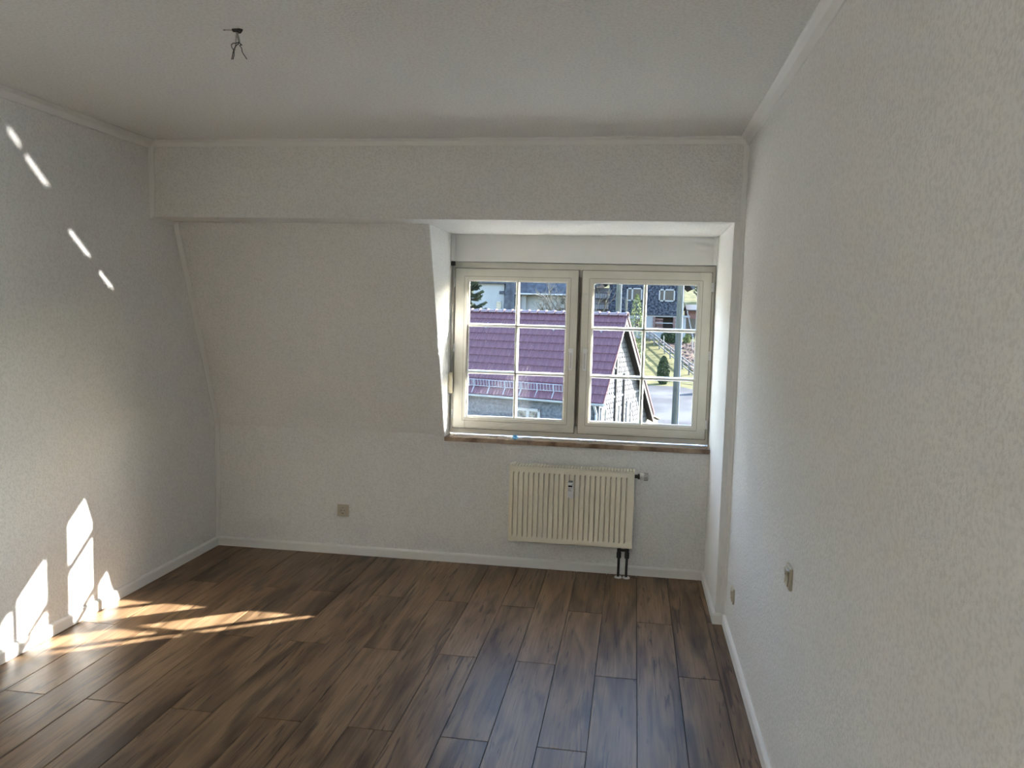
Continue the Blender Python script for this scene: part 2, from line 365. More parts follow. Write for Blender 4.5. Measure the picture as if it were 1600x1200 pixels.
for xp in (-.044, .007):
    p_ = part(MB().cyl((xp, 5.085, .007), (xp, 5.085, .13), .0085).cyl((xp, 5.085, .13), (xp, 5.085, .165), .015, .015, 8).cyl((xp, 5.085, .165), (xp, 5.085, .205), .0125), 'pipe', M['black'], rad, smooth=True)
    p_['label'] = 'black pipe down to the floor'
    part(MB().cyl((xp, 5.085, .0), (xp, 5.085, .008), .024, .021, 20), 'pipe_rosette', M['white'], p_, smooth=True)
part(MB().cyl((-.044, 5.085, .18), (.007, 5.085, .18), .008), 'pipe_bridge', M['black'], rad, smooth=True)
for xb_ in (RA+.12, RB-.12):
    part(MB().box(xb_-.015, xb_+.015, 5.135, YK-.0005, RZa+.05, RZb-.06), 'wall_bracket', M['rad'], rad)
# thermostat valve, turned by hand on the radiator's side
vz, vy = .664, 5.085
part(MB().cyl((RB-.004, vy, vz), (.066, vy, vz), .011, .013, 12).cyl((.056, vy, vz), (.070, vy, vz), .018, .018, 8), 'valve_body', M['black'], rad, smooth=True)
th = part(MB().cyl((.068, vy, vz), (.074, vy, vz), .020, .024, 20).cyl((.074, vy, vz), (.118, vy, vz), .024, .022, 20).cyl((.118, vy, vz), (.127, vy, vz), .022, .014, 20), 'thermostat_head', M['lgrey'], rad, smooth=True)
th['label'] = 'white thermostat knob'
rg = MB()
for i in range(14):
    a = 2*math.pi*i/14; rg.cyl((.094, vy+math.cos(a)*.0228, vz+math.sin(a)*.0228), (.120, vy+math.cos(a)*.0218, vz+math.sin(a)*.0218), .0022, .0022, 5)
part(rg, 'grip_rib', M['grey_print'], th)['kind'] = 'stuff'
# heat cost meter clipped to the radiator front
hm = tag(empty('heat_meter', (-.363, 5.03, .515)), 'small white heat meter with dark display clipped to radiator front', 'meter')
part(MB().box(-.381, -.345, 5.012, 5.0405, .515, .615), 'case', M['white'], hm, .003)
part(MB().box(-.377, -.351, 5.0112, 5.0125, .586, .597), 'display', M['dark'], hm)
part(MB().box(-.354, -.350, 5.0112, 5.0125, .602, .607), 'sensor_window', M['dark'], hm)
part(MB().box(-.378, -.352, 5.0114, 5.0125, .575, .5775).box(-.378, -.362, 5.0114, 5.0125, .570, .572).box(-.378, -.353, 5.0114, 5.0125, .5615, .5645), 'print_line', M['grey_print'], hm)
part(MB().box(-.376, -.350, 5.014, 5.0405, .615, .622), 'clip', M['grey_print'], hm)

# sockets and switch
def disc_ring(cx, cz, y0, y1, r0, r1, n=24):
    mb = MB(); vv = []
    for y in (y0, y1):
        for r_ in (r0, r1): vv += [(cx+math.cos(2*math.pi*i/n)*r_, y, cz+math.sin(2*math.pi*i/n)*r_) for i in range(n)]
    ff = []
    for i in range(n):
        j = (i+1) % n
        ff += [(i, j, n+j, n+i), (2*n+i, 3*n+i, 3*n+j, 2*n+j), (i, 2*n+i, 2*n+j, j), (n+i, n+j, 3*n+j, 3*n+i)]
    return mb.add(vv, ff)
def make_socket(name, label, group=None):
    """built facing -Y about the origin, wall plane at y = 0"""
    s = tag(empty(name), label, 'socket')
    hw, ih = .0405, .027
    fr_ = MB()
    fr_.prism([(-hw, -hw), (hw, -hw), (hw, hw), (-hw, hw)], 'y', -.009, 0)
    part(fr_, 'cover_plate', M['beige'], s, .003)
    n = 24; sq = []
    for i in range(n):       # insert: square outside, round well inside
        a = 2*math.pi*i/n; cx, cz = math.cos(a), math.sin(a); k_ = ih/max(abs(cx), abs(cz)); sq.append((cx*k_, cz*k_))
    rr = .0205; vv = [(x, -.0135, z) for x, z in sq] + [(math.cos(2*math.pi*i/n)*rr, -.0135, math.sin(2*math.pi*i/n)*rr) for i in range(n)] + [(math.cos(2*math.pi*i/n)*rr*.95, -.0092, math.sin(2*math.pi*i/n)*rr*.95) for i in range(n)] + [(x, -.0085, z) for x, z in sq]
    ff = []
    for i in range(n):
        j = (i+1) % n; ff += [(i, j, n+j, n+i), (n+i, n+j, 2*n+j, 2*n+i), (3*n+i, 3*n+j, j, i)]
    ff.append(tuple(range(2*n, 3*n)))
    part(MB().add(vv, ff), 'insert', M['beige'], s)
    for x, z in ((-.0095, 0), (.0095, 0)):
        part(MB().cyl((x, -.0097, z), (x, -.009, z), .0032, None, 12), 'contact_hole', M['dark'], s)
    for z in (-.0185, .0185):
        part(MB().box(-.0035, .0035, -.0128, -.0092, z-.002, z+.002), 'earth_clip', M['dark'], s)
    return s
s1 = make_socket('wall_socket', 'beige wall socket on the low wall beside the radiator')
s1.location = (-1.917, YK, .303)
s2 = make_socket('wall_socket', 'beige wall socket on the right wall next to the pier')
s2.location = (XR, 4.115, .275); s2.rotation_euler = (0, 0, R(-90))
sw = tag(empty('light_switch', (XR, 2.755, .815), R(-90)), 'beige rocker switch alone on the long right wall', 'switch')
def lpart(mb, name, mt, parent, bevel=0.0): return mb.build(name, mt, parent, bevel)
lpart(MB().box(-.0405, .0405, -.010, 0, -.0405, .0405), 'cover_plate', M['beige'], sw, .004)
lpart(MB().prism([(-.010, -.0275), (-.0165, -.0275), (-.0125, .0), (-.0185, .0275), (-.010, .0275)], 'x', -.0275, .0275), 'rocker', M['beige'], sw, .002)

# shutter strap and its winder, at the left cheek of the dormer
sp = tag(empty('shutter_strap_winder', (-1.2, 5.25, 1.14)), 'cream roller shutter strap winder on the window reveal', 'strap winder')
part(MB().prism([(5.257, 1.135), (5.257, 1.265), (5.243, 1.270), (5.225, 1.25), (5.222, 1.15), (5.236, 1.128)], 'x', XD, -1.192), 'case', M['cream'], sp, .003)
part(MB().box(-1.208, -1.196, 5.2425, 5.2445, 1.26, 1.995), 'strap', M['sheath'], sp)
part(MB().box(-1.216, -1.190, 5.236, 5.2575, 1.975, 2.004), 'strap_guide', M['gap_dark'], sp, .002)
part(MB().box(-1.197, -1.1905, 5.228, 5.238, 1.165, 1.235), 'cover', M['white'], sp, .001)

# bunch of keys on the sill
kb = tag(empty('key_bunch', (-.735, 5.185, ZS)), 'bunch of keys with light blue caps lying on the sill', 'keys')
ring = MB(); pts = [(-.765+math.cos(a)*.014, 5.2+math.sin(a)*.012, ZS+.006+.004*math.sin(a)) for a in [2*math.pi*i/16 for i in range(17)]]
part(ring.tube(pts, .0012, 6), 'key_ring', M['steel'], kb)
def make_key(x, y, z, ang, mt, tilt=0.0):
    k_ = empty('key', (0, 0, 0)); k_.parent = kb
    k_.location = Vector((x, y, z)) - kb.location; k_.rotation_euler = (tilt, 0, ang)
    cap = [(.012*math.cos(a), .010*math.sin(a)) for a in [2*math.pi*i/12 for i in range(12)]]
    MB().prism(cap, 'z', 0, .006).build('key_cap', mt, k_, .0015)
    MB().prism([(.011, -.0035), (.045, -.0035), (.048, 0), (.045, .0028), (.040, .0012), (.036, .003), (.031, .001), (.027, .003), (.022, .0012), (.011, .0035)], 'z', .0018, .0042).build('key_blade', M['steel'], k_)
make_key(-.748, 5.178, ZS+.001, R(-4), M['blue'])
make_key(-.742, 5.19, ZS+.008, R(12), M['blue'], R(25))
make_key(-.757, 5.186, ZS+.007, R(178), M['blue'], R(-20))
part(MB().prism([(-.764, ZS+.006), (-.742, ZS+.004), (-.738, ZS+.024), (-.752, ZS+.028), (-.766, ZS+.020)], 'y', 5.188, 5.194), 'key_tag', M['blue'], kb, .001)

# bare lamp wires hanging from the ceiling
lw = tag(empty('ceiling_lamp_wire', (-1.389, 2.677, H)), 'bare cut lamp wires hanging from the ceiling', 'wire')
Yc = 2.677
def cp(x, z, dy=0.0): return (x, Yc+dy, z)
hk = MB().tube([(-1.404, Yc-.004, H-.001), (-1.398, Yc-.006, 2.611), (-1.386, Yc-.004, 2.613), (-1.379, Yc, 2.607), (-1.372, Yc, 2.613), (-1.370, Yc, H)], .0028, 8).box(-1.404, -1.374, Yc-.008, Yc+.010, H-.004, H)
part(hk, 'ceiling_clip', M['wire'], lw, smooth=True)
part(MB().tube([cp(-1.391, 2.619), cp(-1.387, 2.598), cp(-1.381, 2.578)], .0042, 10), 'cable_sheath', M['sheath'], lw, smooth=True)
part(MB().tube([cp(-1.395, 2.603, .006), cp(-1.3955, 2.575, .004), cp(-1.3975, 2.55)], .0018, 6), 'wire', M['sheath'], lw, smooth=True)
part(MB().tube([cp(-1.381, 2.580), cp(-1.384, 2.571), cp(-1.392, 2.567), cp(-1.398, 2.558), cp(-1.402, 2.550), cp(-1.405, 2.536), cp(-1.409, 2.520)], .0016, 6), 'wire', M['wire'], lw, smooth=True)
part(MB().tube([cp(-1.381, 2.577), cp(-1.392, 2.574), cp(-1.404, 2.574), cp(-1.410, 2.569), cp(-1.408, 2.560), cp(-1.400, 2.549), cp(-1.400, 2.534), cp(-1.404, 2.520)], .0016, 6), 'wire', M['wire'], lw, smooth=True)
part(MB().tube([cp(-1.381, 2.577), cp(-1.375, 2.569), cp(-1.379, 2.566), cp(-1.372, 2.557), cp(-1.370, 2.544), cp(-1.361, 2.531), cp(-1.353, 2.520)], .0015, 6).tube([cp(-1.376, 2.571), cp(-1.371, 2.566)], .002, 6), 'wire', M['wire'], lw, smooth=True)
part(MB().tube([cp(-1.404, 2.617), cp(-1.432, 2.619)], .0012, 6).cyl(cp(-1.436, 2.617), cp(-1.436, H), .0035), 'wall_plug', M['sheath'], lw, smooth=True)

# ------------------------------------------------------------------ outside: ground
def ground_z(y):
    pr = [(-60, -4.6), (46, -4.5), (60, -3.72), (66, -3.2), (80, -.95), (86, -.5), (100, 1.2), (200, 22), (330, 62)]
    for (a, za_), (b, zb_) in zip(pr, pr[1:]):
        if y <= b: return za_ + (zb_-za_)*max(0, (y-a))/(b-a)
    return pr[-1][1]
def sheet(x0, x1, y0, y1, nx, ny, lift=0.0, rough=0.0, seed=1, edge=None):
    rnd = random.Random(seed); mb = MB(); vv = []
    for j in range(ny+1):
        y = y0+(y1-y0)*j/ny
        for i in range(nx+1):
            a = x0+(x1-x0)*i/nx
            if edge: l_, r_ = edge(y); a = l_+(r_-l_)*i/nx
            vv.append((a, y, ground_z(y)+lift+rnd.uniform(-rough, rough)))
    return mb.add(vv, [(j*(nx+1)+i, j*(nx+1)+i+1, (j+1)*(nx+1)+i+1, (j+1)*(nx+1)+i) for j in range(ny) for i in range(nx)])
M['grass'] = noisy(mat('dry_grass', (0.077, 0.071, 0.027), .95, .1), (0.051, 0.051, 0.018), (0.101, 0.090, 0.039), 1.2, 8, bump=.4, bscale=12, bdist=.1)
M['asphalt'] = noisy(mat('asphalt', (.05, .051, .054), .9, .1), (.033, .034, .038), (.064, .065, .067), .35, 10, .38, .6, bump=.2, bscale=30, bdist=.02)
M['soil'] = noisy(mat('garden_soil', (0.059, 0.039, 0.032), .95, .1), (0.028, 0.018, 0.015), (0.084, 0.059, 0.049), 2.5, 8, bump=.6, bscale=9, bdist=.2)
struct(sheet(-150, 260, -60, 330, 40, 130, 0, 0, 3).build('ground', M['grass'], smooth=True), 'dry grassy ground rising to a hill behind the houses')
struct(sheet(-1, 12, 40, 61.5, 12, 24, .03, 0, 4, lambda y: (-40.0, 30.0) if y < 56 else (-3.5-(y-56)*.3, 9-(y-56)*1.0)).build('road', M['asphalt'], smooth=True), 'pale asphalt road past the red roofed house')
M['bounce_ground'] = noisy(mat('pale_bounce_ground', (0.239, 0.232, 0.221), .9, .2), (0.215, 0.209, 0.198), (0.263, 0.257, 0.245), 2, 4)  # unseen pale sheet, added to bounce sunlight up to the ceiling
struct(sheet(-14, 30, 6.5, 26, 8, 8, .03).build('bounce_sheet', M['bounce_ground']), 'unseen pale ground added to bounce sunlight into the room')
struct(sheet(2, 9, 66.5, 82, 40, 60, .05, .10, 6, lambda y: (4.9+(66.5-y)*.19+.35, 12.0)).build('garden_bed', M['soil']), 'bare brown garden soil behind the rail fence')

# ------------------------------------------------------------------ neighbour with the red roof
M['tile'] = noisy(mat('glazed_purple_tile', (0.066, 0.030, 0.041), .42, .22), (0.055, 0.025, 0.034), (0.075, 0.036, 0.047), 3, 2)
M['ridge'] = mat('ridge_tile', (0.071, 0.039, 0.047), .35, .5)
M['slate'] = noisy(mat('grey_slate', (0.045, 0.052, 0.062), .7, .2), (0.027, 0.034, 0.045), (0.067, 0.076, 0.089), 9, 6, bump=.5, bscale=20, bdist=.03)
M['wshingle'] = noisy(mat('white_shingle', (0.071, 0.073, 0.076), .8, .1), (0.058, 0.060, 0.062), (0.085, 0.086, 0.089), 7, 4)
M['gable_back'] = mat('grey_gable_backing', (0.027, 0.028, 0.032), .9, .1)
M['zinc'] = mat('zinc', (0.166, 0.182, 0.205), .4, .5)
M['bargeb'] = mat('dark_barge_board', (0.015, 0.012, 0.011), .6)
M['ext_white'] = mat('white_window_frame_outside', (0.156, 0.161, 0.167), .5)
M['curtain'] = noisy(mat('pane_with_curtain', (0.079, 0.079, 0.074), .2, .6), (0.032, 0.032, 0.032), (0.134, 0.130, 0.118), 5, 3)
M['brown_wood'] = noisy(mat('weathered_boards', (0.079, 0.063, 0.047), .8), (0.055, 0.044, 0.033), (0.094, 0.079, 0.063), 6, 5, stretch=(8, 8, .6))
HR = Vector((-.296, 33.0, 1.672))                       # right end of the ridge
nh = tag(empty('neighbour_house', (0, 0, 0)), 'house with glazed red tile roof, snow guard and white shingled gable', 'house')
nh.location = HR; nh.rotation_euler = (0, 0, R(-18))
# in house space: x along the ridge (0 = gable end, minus = away to the left), y away from us, z up from the ridge
RUN, DROP = 2.52, 3.36; SLEN = math.hypot(RUN, DROP); ALEN = -13.0
BRUN, BDROP = 4.25, 4.40
ds = Vector((0, -RUN/SLEN, -DROP/SLEN)); dn = Vector((0, -DROP/SLEN, RUN/SLEN))
MB().add([(ALEN, 0, 0), (0, 0, 0), (0, -RUN, -DROP), (ALEN, -RUN, -DROP), (ALEN, .02, -.14), (0, .02, -.14), (0, -RUN+.08, -DROP-.08), (ALEN, -RUN+.08, -DROP-.08)],
         [(0, 1, 2, 3), (7, 6, 5, 4), (0, 4, 5, 1), (2, 6, 7, 3), (1, 5, 6, 2), (0, 3, 7, 4)]).build('roof_deck', M['tile'], nh)
MB().add([(ALEN, 0, 0), (0, 0, 0), (0, BRUN, -BDROP), (ALEN, BRUN, -BDROP), (ALEN, -.02, -.14), (0, -.02, -.14), (0, BRUN-.08, -BDROP-.08), (ALEN, BRUN-.08, -BDROP-.08)],
         [(0, 1, 2, 3), (7, 6, 5, 4), (0, 4, 5, 1), (2, 6, 7, 3), (1, 5, 6, 2), (0, 3, 7, 4)]).build('back_roof', M['tile'], nh)
# one tile: two rolls, raised lower lip; local x across, y down the slope, z out
TW, TL = .30, SLEN/11
def tile_geo(mb, ox=0.0, oy=0.0):
    px = [0, .12, .25, .38, .5, .62, .75, .88, 1]; pz = [.028, .006, .0, .006, .034, .006, .0, .006, .034]
    n = len(px); vv = []
    for yy, lz in ((0, .012), (TL*1.04, .040)):
        vv += [(ox+a*TW, oy+yy, z+lz) for a, z in zip(px, pz)]
    vv += [(ox+a*TW, oy+TL*1.04, z+.012) for a, z in zip(px, pz)]
    return mb.add(vv, [(r_*n+i, r_*n+i+1, (r_+1)*n+i+1, (r_+1)*n+i) for r_ in range(2) for i in range(n-1)])
def slope_m(x, s): 
    o0 = Vector((x, 0, 0)) + ds*s
    mt_ = Matrix(((1, 0, 0), ds, dn)).transposed().to_4x4(); mt_.translation = o0; return mt_
proto = None
for r_ in range(11):
    for i in range(25):
        mw = slope_m(-(i+1)*TW, r_*TL)
        if proto is None: proto = tile_geo(MB()).build('roof_tile', M['tile'], nh, mw=mw)
        else: link_copy(proto, nh, mw=mw)
fld = MB()
for r_ in range(11):
    for i in range(25, 43): tile_geo(fld, -(i+1)*TW, r_*TL)
tag(fld.build('roof_tile_field', M['tile'], nh, mw=slope_m(0, 0)), kind='stuff')
# ridge tiles, each flaring over the next
RP = .40; proto = None
def ridge_geo():
    n = 8; vv = []
    for x, rad_ in ((0, .10), (RP*.80, .115), (RP*.82, .145), (RP*1.02, .150), (RP*1.02, .10)):
        vv += [(x, math.cos(math.pi*i/n)*rad_*1.15, math.sin(math.pi*i/n)*rad_-.03) for i in range(n+1)]
    return MB().add(vv, [(k_*(n+1)+i, k_*(n+1)+i+1, (k_+1)*(n+1)+i+1, (k_+1)*(n+1)+i) for k_ in range(4) for i in range(n)])
for i in range(32):
    mw = Matrix.Translation((-(i+1)*RP, 0, .03))
    if proto is None: proto = ridge_geo().build('ridge_tile', M['ridge'], nh, mw=mw)
    else: link_copy(proto, nh, mw=mw)
for i, x in enumerate((-.9, -3.0, -6.2, -8.5)):        # metal snow hooks high on the slope
    a = Vector((x, 0, 0))+ds*.62+dn*.05
    MB().tube([a, a+ds*.3, a+ds*.32+dn*.12], .018, 6).build('snow_hook', M['zinc'], nh)
# snow guard: a low grid fence on brackets
s0 = .915*SLEN; b0 = ds*s0+dn*.06; up_ = Vector((0, -.05, .26))
sg = MB().cyl(Vector((ALEN+.3, 0, 0))+b0, Vector((-.55, 0, 0))+b0, .014, None, 6).cyl(Vector((ALEN+.3, 0, 0))+b0+up_, Vector((-.55, 0, 0))+b0+up_, .014, None, 6)
x = -.55
while x > ALEN+.3:
    sg.cyl(Vector((x, 0, 0))+b0, Vector((x, 0, 0))+b0+up_, .011, None, 5); x -= .135
sgo = sg.build('snow_guard', M['zinc'], nh)
x = -.7; proto = None
while x > ALEN+.3:
    if proto is None: proto = MB().tube([b0+up_*1.02, b0-up_*.1, b0+ds*.34-dn*.02], .022, 6).build('bracket', M['zinc'], sgo, mw=Matrix.Translation((x, 0, 0)))
    else: link_copy(proto, sgo, mw=Matrix.Translation((x, 0, 0)))
    x -= .72
# gutter, half round
n = 8; gp = [(-RUN-.06+math.cos(math.pi+math.pi*i/n)*.085, -DROP-.03+math.sin(math.pi+math.pi*i/n)*.085) for i in range(n+1)]
gp2 = [(-RUN-.06+(a+RUN+.06)*.88, -DROP-.03+(b+DROP+.03)*.88) for a, b in gp[::-1]]
MB().prism(gp+gp2, 'x', ALEN, .05).build('gutter', M['zinc'], nh, smooth=True)
MB().tube([(-.35, -RUN-.05, -DROP-.1), (-.35, -RUN+.22, -DROP-.45), (-.35, -RUN+.22, -6.2)], .05, 10).build('downpipe', M['zinc'], nh, smooth=True)
# walls
WY, WZ = -RUN+.32, -6.27
MB().box(ALEN+.3, -.28, WY, WY+.25, WZ, -DROP+.1).build('front_wall', M['slate'], nh)
GX = -.30
MB().add([(GX, WY, WZ), (GX, BRUN-.3, WZ), (GX, BRUN-.3, -BDROP+.2), (GX, 0, -.16), (GX, WY, -DROP+.28)], [(0, 1, 2, 3, 4)]).prism([(WY, WZ), (BRUN-.3, WZ), (BRUN-.3, -BDROP+.2), (0, -.16), (WY, -DROP+.28)], 'x', GX-.25, GX-.001).build('gable_wall', M['gable_back'], nh)
# gable shingles: overlapping rounded plates in courses, too small to pick apart
shg = MB(); rowh, sw_ = .20, .24; z = -.35; odd = 0
rnd = random.Random(8)
while z > WZ:
    ymin = max(WY, RUN/DROP*z+.05); ymax = min(BRUN-.3, -BRUN/BDROP*z-.05)
    y = ymin + (sw_/2 if odd else 0)
    while y < ymax-sw_*.6:
        t_ = .012+rnd.uniform(0, .012)
        shg.prism([(y+.012, z), (y+sw_-.012, z), (y+sw_-.012, z-rowh*.62), (y+sw_*.70, z-rowh*.93), (y+sw_*.30, z-rowh*.93), (y+.012, z-rowh*.62)], 'x', GX, GX+t_)
        y += sw_
    z -= rowh; odd ^= 1
tag(shg.build('gable_shingles', M['wshingle'], nh), kind='stuff')
# barge boards
MB().add([(.0, .02, -.02), (.0, BRUN, -BDROP-.02), (.0, BRUN-.05, -BDROP-.42), (.0, -.02, -.42), (-.3, .02, -.02), (-.3, BRUN, -BDROP-.02), (-.3, BRUN-.05, -BDROP-.30), (-.3, -.02, -.30)],
         [(0, 1, 2, 3), (4, 7, 6, 5), (0, 4, 5, 1), (3, 2, 6, 7), (1, 5, 6, 2), (0, 3, 7, 4)]).build('barge_board', M['bargeb'], nh)
MB().add([(.0, -.02, -.02), (.0, -RUN, -DROP-.02), (.0, -RUN+.03, -DROP-.14), (.0, .02, -.20), (-.08, -.02, -.02), (-.08, -RUN, -DROP-.02), (-.08, -RUN+.03, -DROP-.14), (-.08, .02, -.20)],
         [(0, 1, 2, 3), (4, 7, 6, 5), (0, 4, 5, 1), (3, 2, 6, 7), (1, 5, 6, 2), (0, 3, 7, 4)]).build('barge_board', M['ext_white'], nh)
vt = MB()                                              # verge tiles along the far edge
for i in range(14):
    a = i/14; b = (i+1.05)/14
    vt.add([(.03, BRUN*a, -BDROP*a+.02), (.03, BRUN*b, -BDROP*b+.05), (.03, BRUN*b-.02, -BDROP*b-.12), (.03, BRUN*a-.02, -BDROP*a-.12), (-.2, BRUN*a, -BDROP*a+.03), (-.2, BRUN*b, -BDROP*b+.06)], [(0, 1, 2, 3), (0, 4, 5, 1)])
vt.build('verge_tiles', M['ridge'], nh)
def wall_window(parent, axis, pos, a0, a1, z0, z1, out, nv=2, bars=0, pane='dark_glass', fr_='ext_white', t_=.06, split=None):
    """a framed window standing proud of a wall; axis 'x': wall plane x=pos, spans y; axis 'y': wall plane y=pos, spans x"""
    mb = MB(); d0, d1 = sorted((pos, pos+out*.06))
    def bx(p0, p1, q0, q1, e0=d0, e1=d1, m__=mb):
        return m__.box(e0, e1, p0, p1, q0, q1) if axis == 'x' else m__.box(p0, p1, e0, e1, q0, q1)
    bx(a0, a0+t_, z0, z1); bx(a1-t_, a1, z0, z1); bx(a0, a1, z0, z0+t_); bx(a0, a1, z1-t_, z1)
    for i in range(1, nv):
        c_ = a0+(a1-a0)*(split or i/nv); bx(c_-t_*.6, c_+t_*.6, z0, z1)
    for i in range(1, bars+1):
        c_ = z0+(z1-z0)*i/(bars+1); bx(a0, a1, c_-t_*.3, c_+t_*.3)
    f = mb.build('window', M[fr_], parent)
    e = sorted((pos+out*.01, pos+out*.03))
    for i in range(nv):
        ed = [0.0]+[split or k_/nv for k_ in range(1, nv)]+[1.0]; pa, pb = a0+(a1-a0)*ed[i]+t_*.5, a0+(a1-a0)*ed[i+1]-t_*.5
        p_ = MB(); bx(pa, pb, z0+t_*.5, z1-t_*.5, e[0], e[1], p_); p_.build('pane', M[pane], f)
    return f
wall_window(nh, 'y', WY, -3.85, -2.75, -4.9, -3.82, -1, 2, 0, 'curtain', 'ext_white', .11)
wall_window(nh, 'y', WY, -9.4, -8.3, -4.9, -3.82, -1, 2, 0, 'curtain', 'ext_white', .11)
for a0 in (-2.02, -.42, 1.08): wall_window(nh, 'x', GX, a0, a0+.62, -5.3, -3.60, 1, 1, 0, 'curtain', 'ext_white', .09)
wall_window(nh, 'x', GX, -.62, -.30, -2.15, -1.35, 1, 1, 0, 'dark_glass', 'ext_white', .05)
wall_window(nh, 'x', GX, -1.15, -.95, -2.25, -1.65, 1, 1, 0, 'dark_glass', 'ext_white', .05)
for y in (-.42, .60): MB().tube([(GX+.05, y, -2.4 if y > 0 else -.9), (GX+.05, y, WZ)], .045, 8).build('downpipe', M['bargeb'], nh, smooth=True)
MB().box(GX, GX+.05, WY, BRUN-.3, -3.32, -3.25).build('sill_band', M['ext_white'], nh)
# lean-to of boards behind the gable
MB().prism([(BRUN-.3, WZ), (BRUN+1.7, WZ), (BRUN+1.7, -4.9), (BRUN-.3, -4.41)], 'x', -3, GX-.02).build('shed_wall', M['brown_wood'], nh)
for i in range(9):
    y = BRUN-.28+i*.22; MB().prism([(y, WZ), (y+.19, WZ), (y+.19, -4.42-(i+1)*.054), (y, -4.42-i*.054)], 'x', GX-.02, GX+.01).build('shed_board', M['brown_wood'], nh)
MB().prism([(BRUN-.35, -4.34), (BRUN+1.85, -4.88), (BRUN+1.85, -4.93), (BRUN-.35, -4.39)], 'x', -3.2, -.22).build('shed_roof', M['brown_wood'], nh)

# ------------------------------------------------------------------ white house behind
M['render_w'] = noisy(mat('white_render', (0.161, 0.167, 0.173), .8, .2), (0.152, 0.158, 0.167), (0.173, 0.179, 0.185), 1.5)
M['dslate'] = noisy(mat('dark_slate', (0.020, 0.025, 0.035), .7, .2), (0.012, 0.015, 0.023), (0.039, 0.045, 0.057), 3, 8, bump=.5, bscale=7, bdist=.06)
wh = tag(empty('white_house', (0, 0, 0)), 'white rendered house with dark slate roof behind the red ridge', 'house')
GZ = ground_z(72)
MB().box(-20, -11.75, 72, 80, GZ-.4, 4.45).build('wall', M['render_w'], wh)
MB().box(-12, -4.8, 73.2, 80, GZ-.4, 3.5).build('wall', M['render_w'], wh)
MB().box(-10.3, -9.85, 72.6, 73.3, GZ-.4, 3.55).build('pillar', M['render_w'], wh)
MB().prism([(71.6, 4.4), (76, 8.6), (80.4, 4.4), (80.4, 4.2), (71.6, 4.2)], 'x', -20.6, -11.2).build('roof', M['dslate'], wh)
MB().prism([(71.9, 3.45), (76, 8.4), (80.4, 3.6), (80.4, 3.4), (71.9, 3.28)], 'x', -12.2, -4.5).build('roof', M['dslate'], wh)
MB().prism([(-12.05, GZ), (-10.75, GZ), (-10.75, 5.2), (-11.45, 5.2)], 'y', 71.4, 73.4).build('slate_bay', M['dslate'], wh)
MB().box(-10.9, -4.5, 71.82, 71.95, 3.30, 3.42).build('gutter', M['zinc'], wh)
wall_window(wh, 'y', 72, -12.5, -11.98, 1.4, 2.62, -1, 1, 1, 'curtain', 'ext_white', .06)
wall_window(wh, 'y', 73.2, -6.75, -5.9, 2.45, 3.3, -1, 2, 0, 'dark_glass', 'ext_white', .08)
wall_window(wh, 'y', 73.2, -6.8, -5.6, .2, 2.2, -1, 2, 1, 'dark_glass', 'bargeb', .08)

# ------------------------------------------------------------------ slate house on the right
M['blue_slate'] = noisy(mat('blue_black_slate', (.02, .025, .037), .75, .12), (.007, .009, .016), (.05, .058, .075), 5, 6, .42, .62, bump=.6, bscale=5, bdist=.08)
M['reddish'] = noisy(mat('red_brick_edge', (0.099, 0.052, 0.047), .8), (0.071, 0.036, 0.033), (0.118, 0.074, 0.071), 5)
sh = tag(empty('slate_house', (0, 0, 0)), 'dark slate clad house with white framed windows above a white ground floor', 'house')
gz = ground_z(84)-.6
MB().box(-2.75, 4.85, 84, 92, 1.75, 6.2).build('upper_wall', M['blue_slate'], sh)
MB().box(-2.7, 1.9, 84.12, 92, gz, 1.76).box(4.02, 5.15, 84.12, 92, gz, 1.76).box(1.9, 4.02, 84.12, 92, gz, .40).box(1.9, 4.02, 84.12, 92, 1.60, 1.76).box(1.9, 4.02, 86.2, 92, .4, 1.6).build('ground_floor_wall', M['render_w'], sh)
MB().prism([(-3.6, 4.9), (1.0, 9.3), (5.85, 4.55), (5.65, 4.45), (1.0, 9.0), (-3.4, 4.8)], 'y', 83.2, 92.6).build('roof', M['dslate'], sh)
MB().prism([(-2.75, 6.1), (4.85, 6.1), (4.85, 5.4), (1.05, 9.1), (-2.75, 5.6)], 'y', 84, 84.3).build('gable_cladding', M['blue_slate'], sh)
wall_window(sh, 'y', 84, -.95, .62, 3.16, 4.50, -1, 2, 0, 'dark_glass', 'ext_white', .13, .36)
wall_window(sh, 'y', 84, 2.30, 3.92, 3.18, 4.44, -1, 2, 0, 'dark_glass', 'ext_white', .13, .34)
wall_window(sh, 'y', 84.12, .0, .75, .2, 1.35, -1, 2, 1, 'dark_glass', 'reddish', .08)
# open shed mouth with its brick jambs and stacked boards
jm = MB()
for i in range(6):
    z = .42+i*.2; jm.box(1.86-.05*(i % 2), 2.06, 84.0, 84.3, z, z+.18).box(3.86, 4.06+.05*(i % 2), 84.0, 84.3, z, z+.18)
jm.build('brick_jamb', M['reddish'], sh)
for i in range(4): MB().box(2.1, 2.85, 84.4, 85.0, .45+i*.27, .45+i*.27+.2).build('board_stack', M['reddish'], sh)
MB().box(2.06, 3.9, 84.1, 84.16, .95, 1.02).build('cross_rail', M['zinc'], sh)
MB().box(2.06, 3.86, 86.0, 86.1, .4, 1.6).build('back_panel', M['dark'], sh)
MB().box(4.7, 5.5, 83.9, 84.2, 1.62, 1.80).build('ledge', M['render_w'], sh)
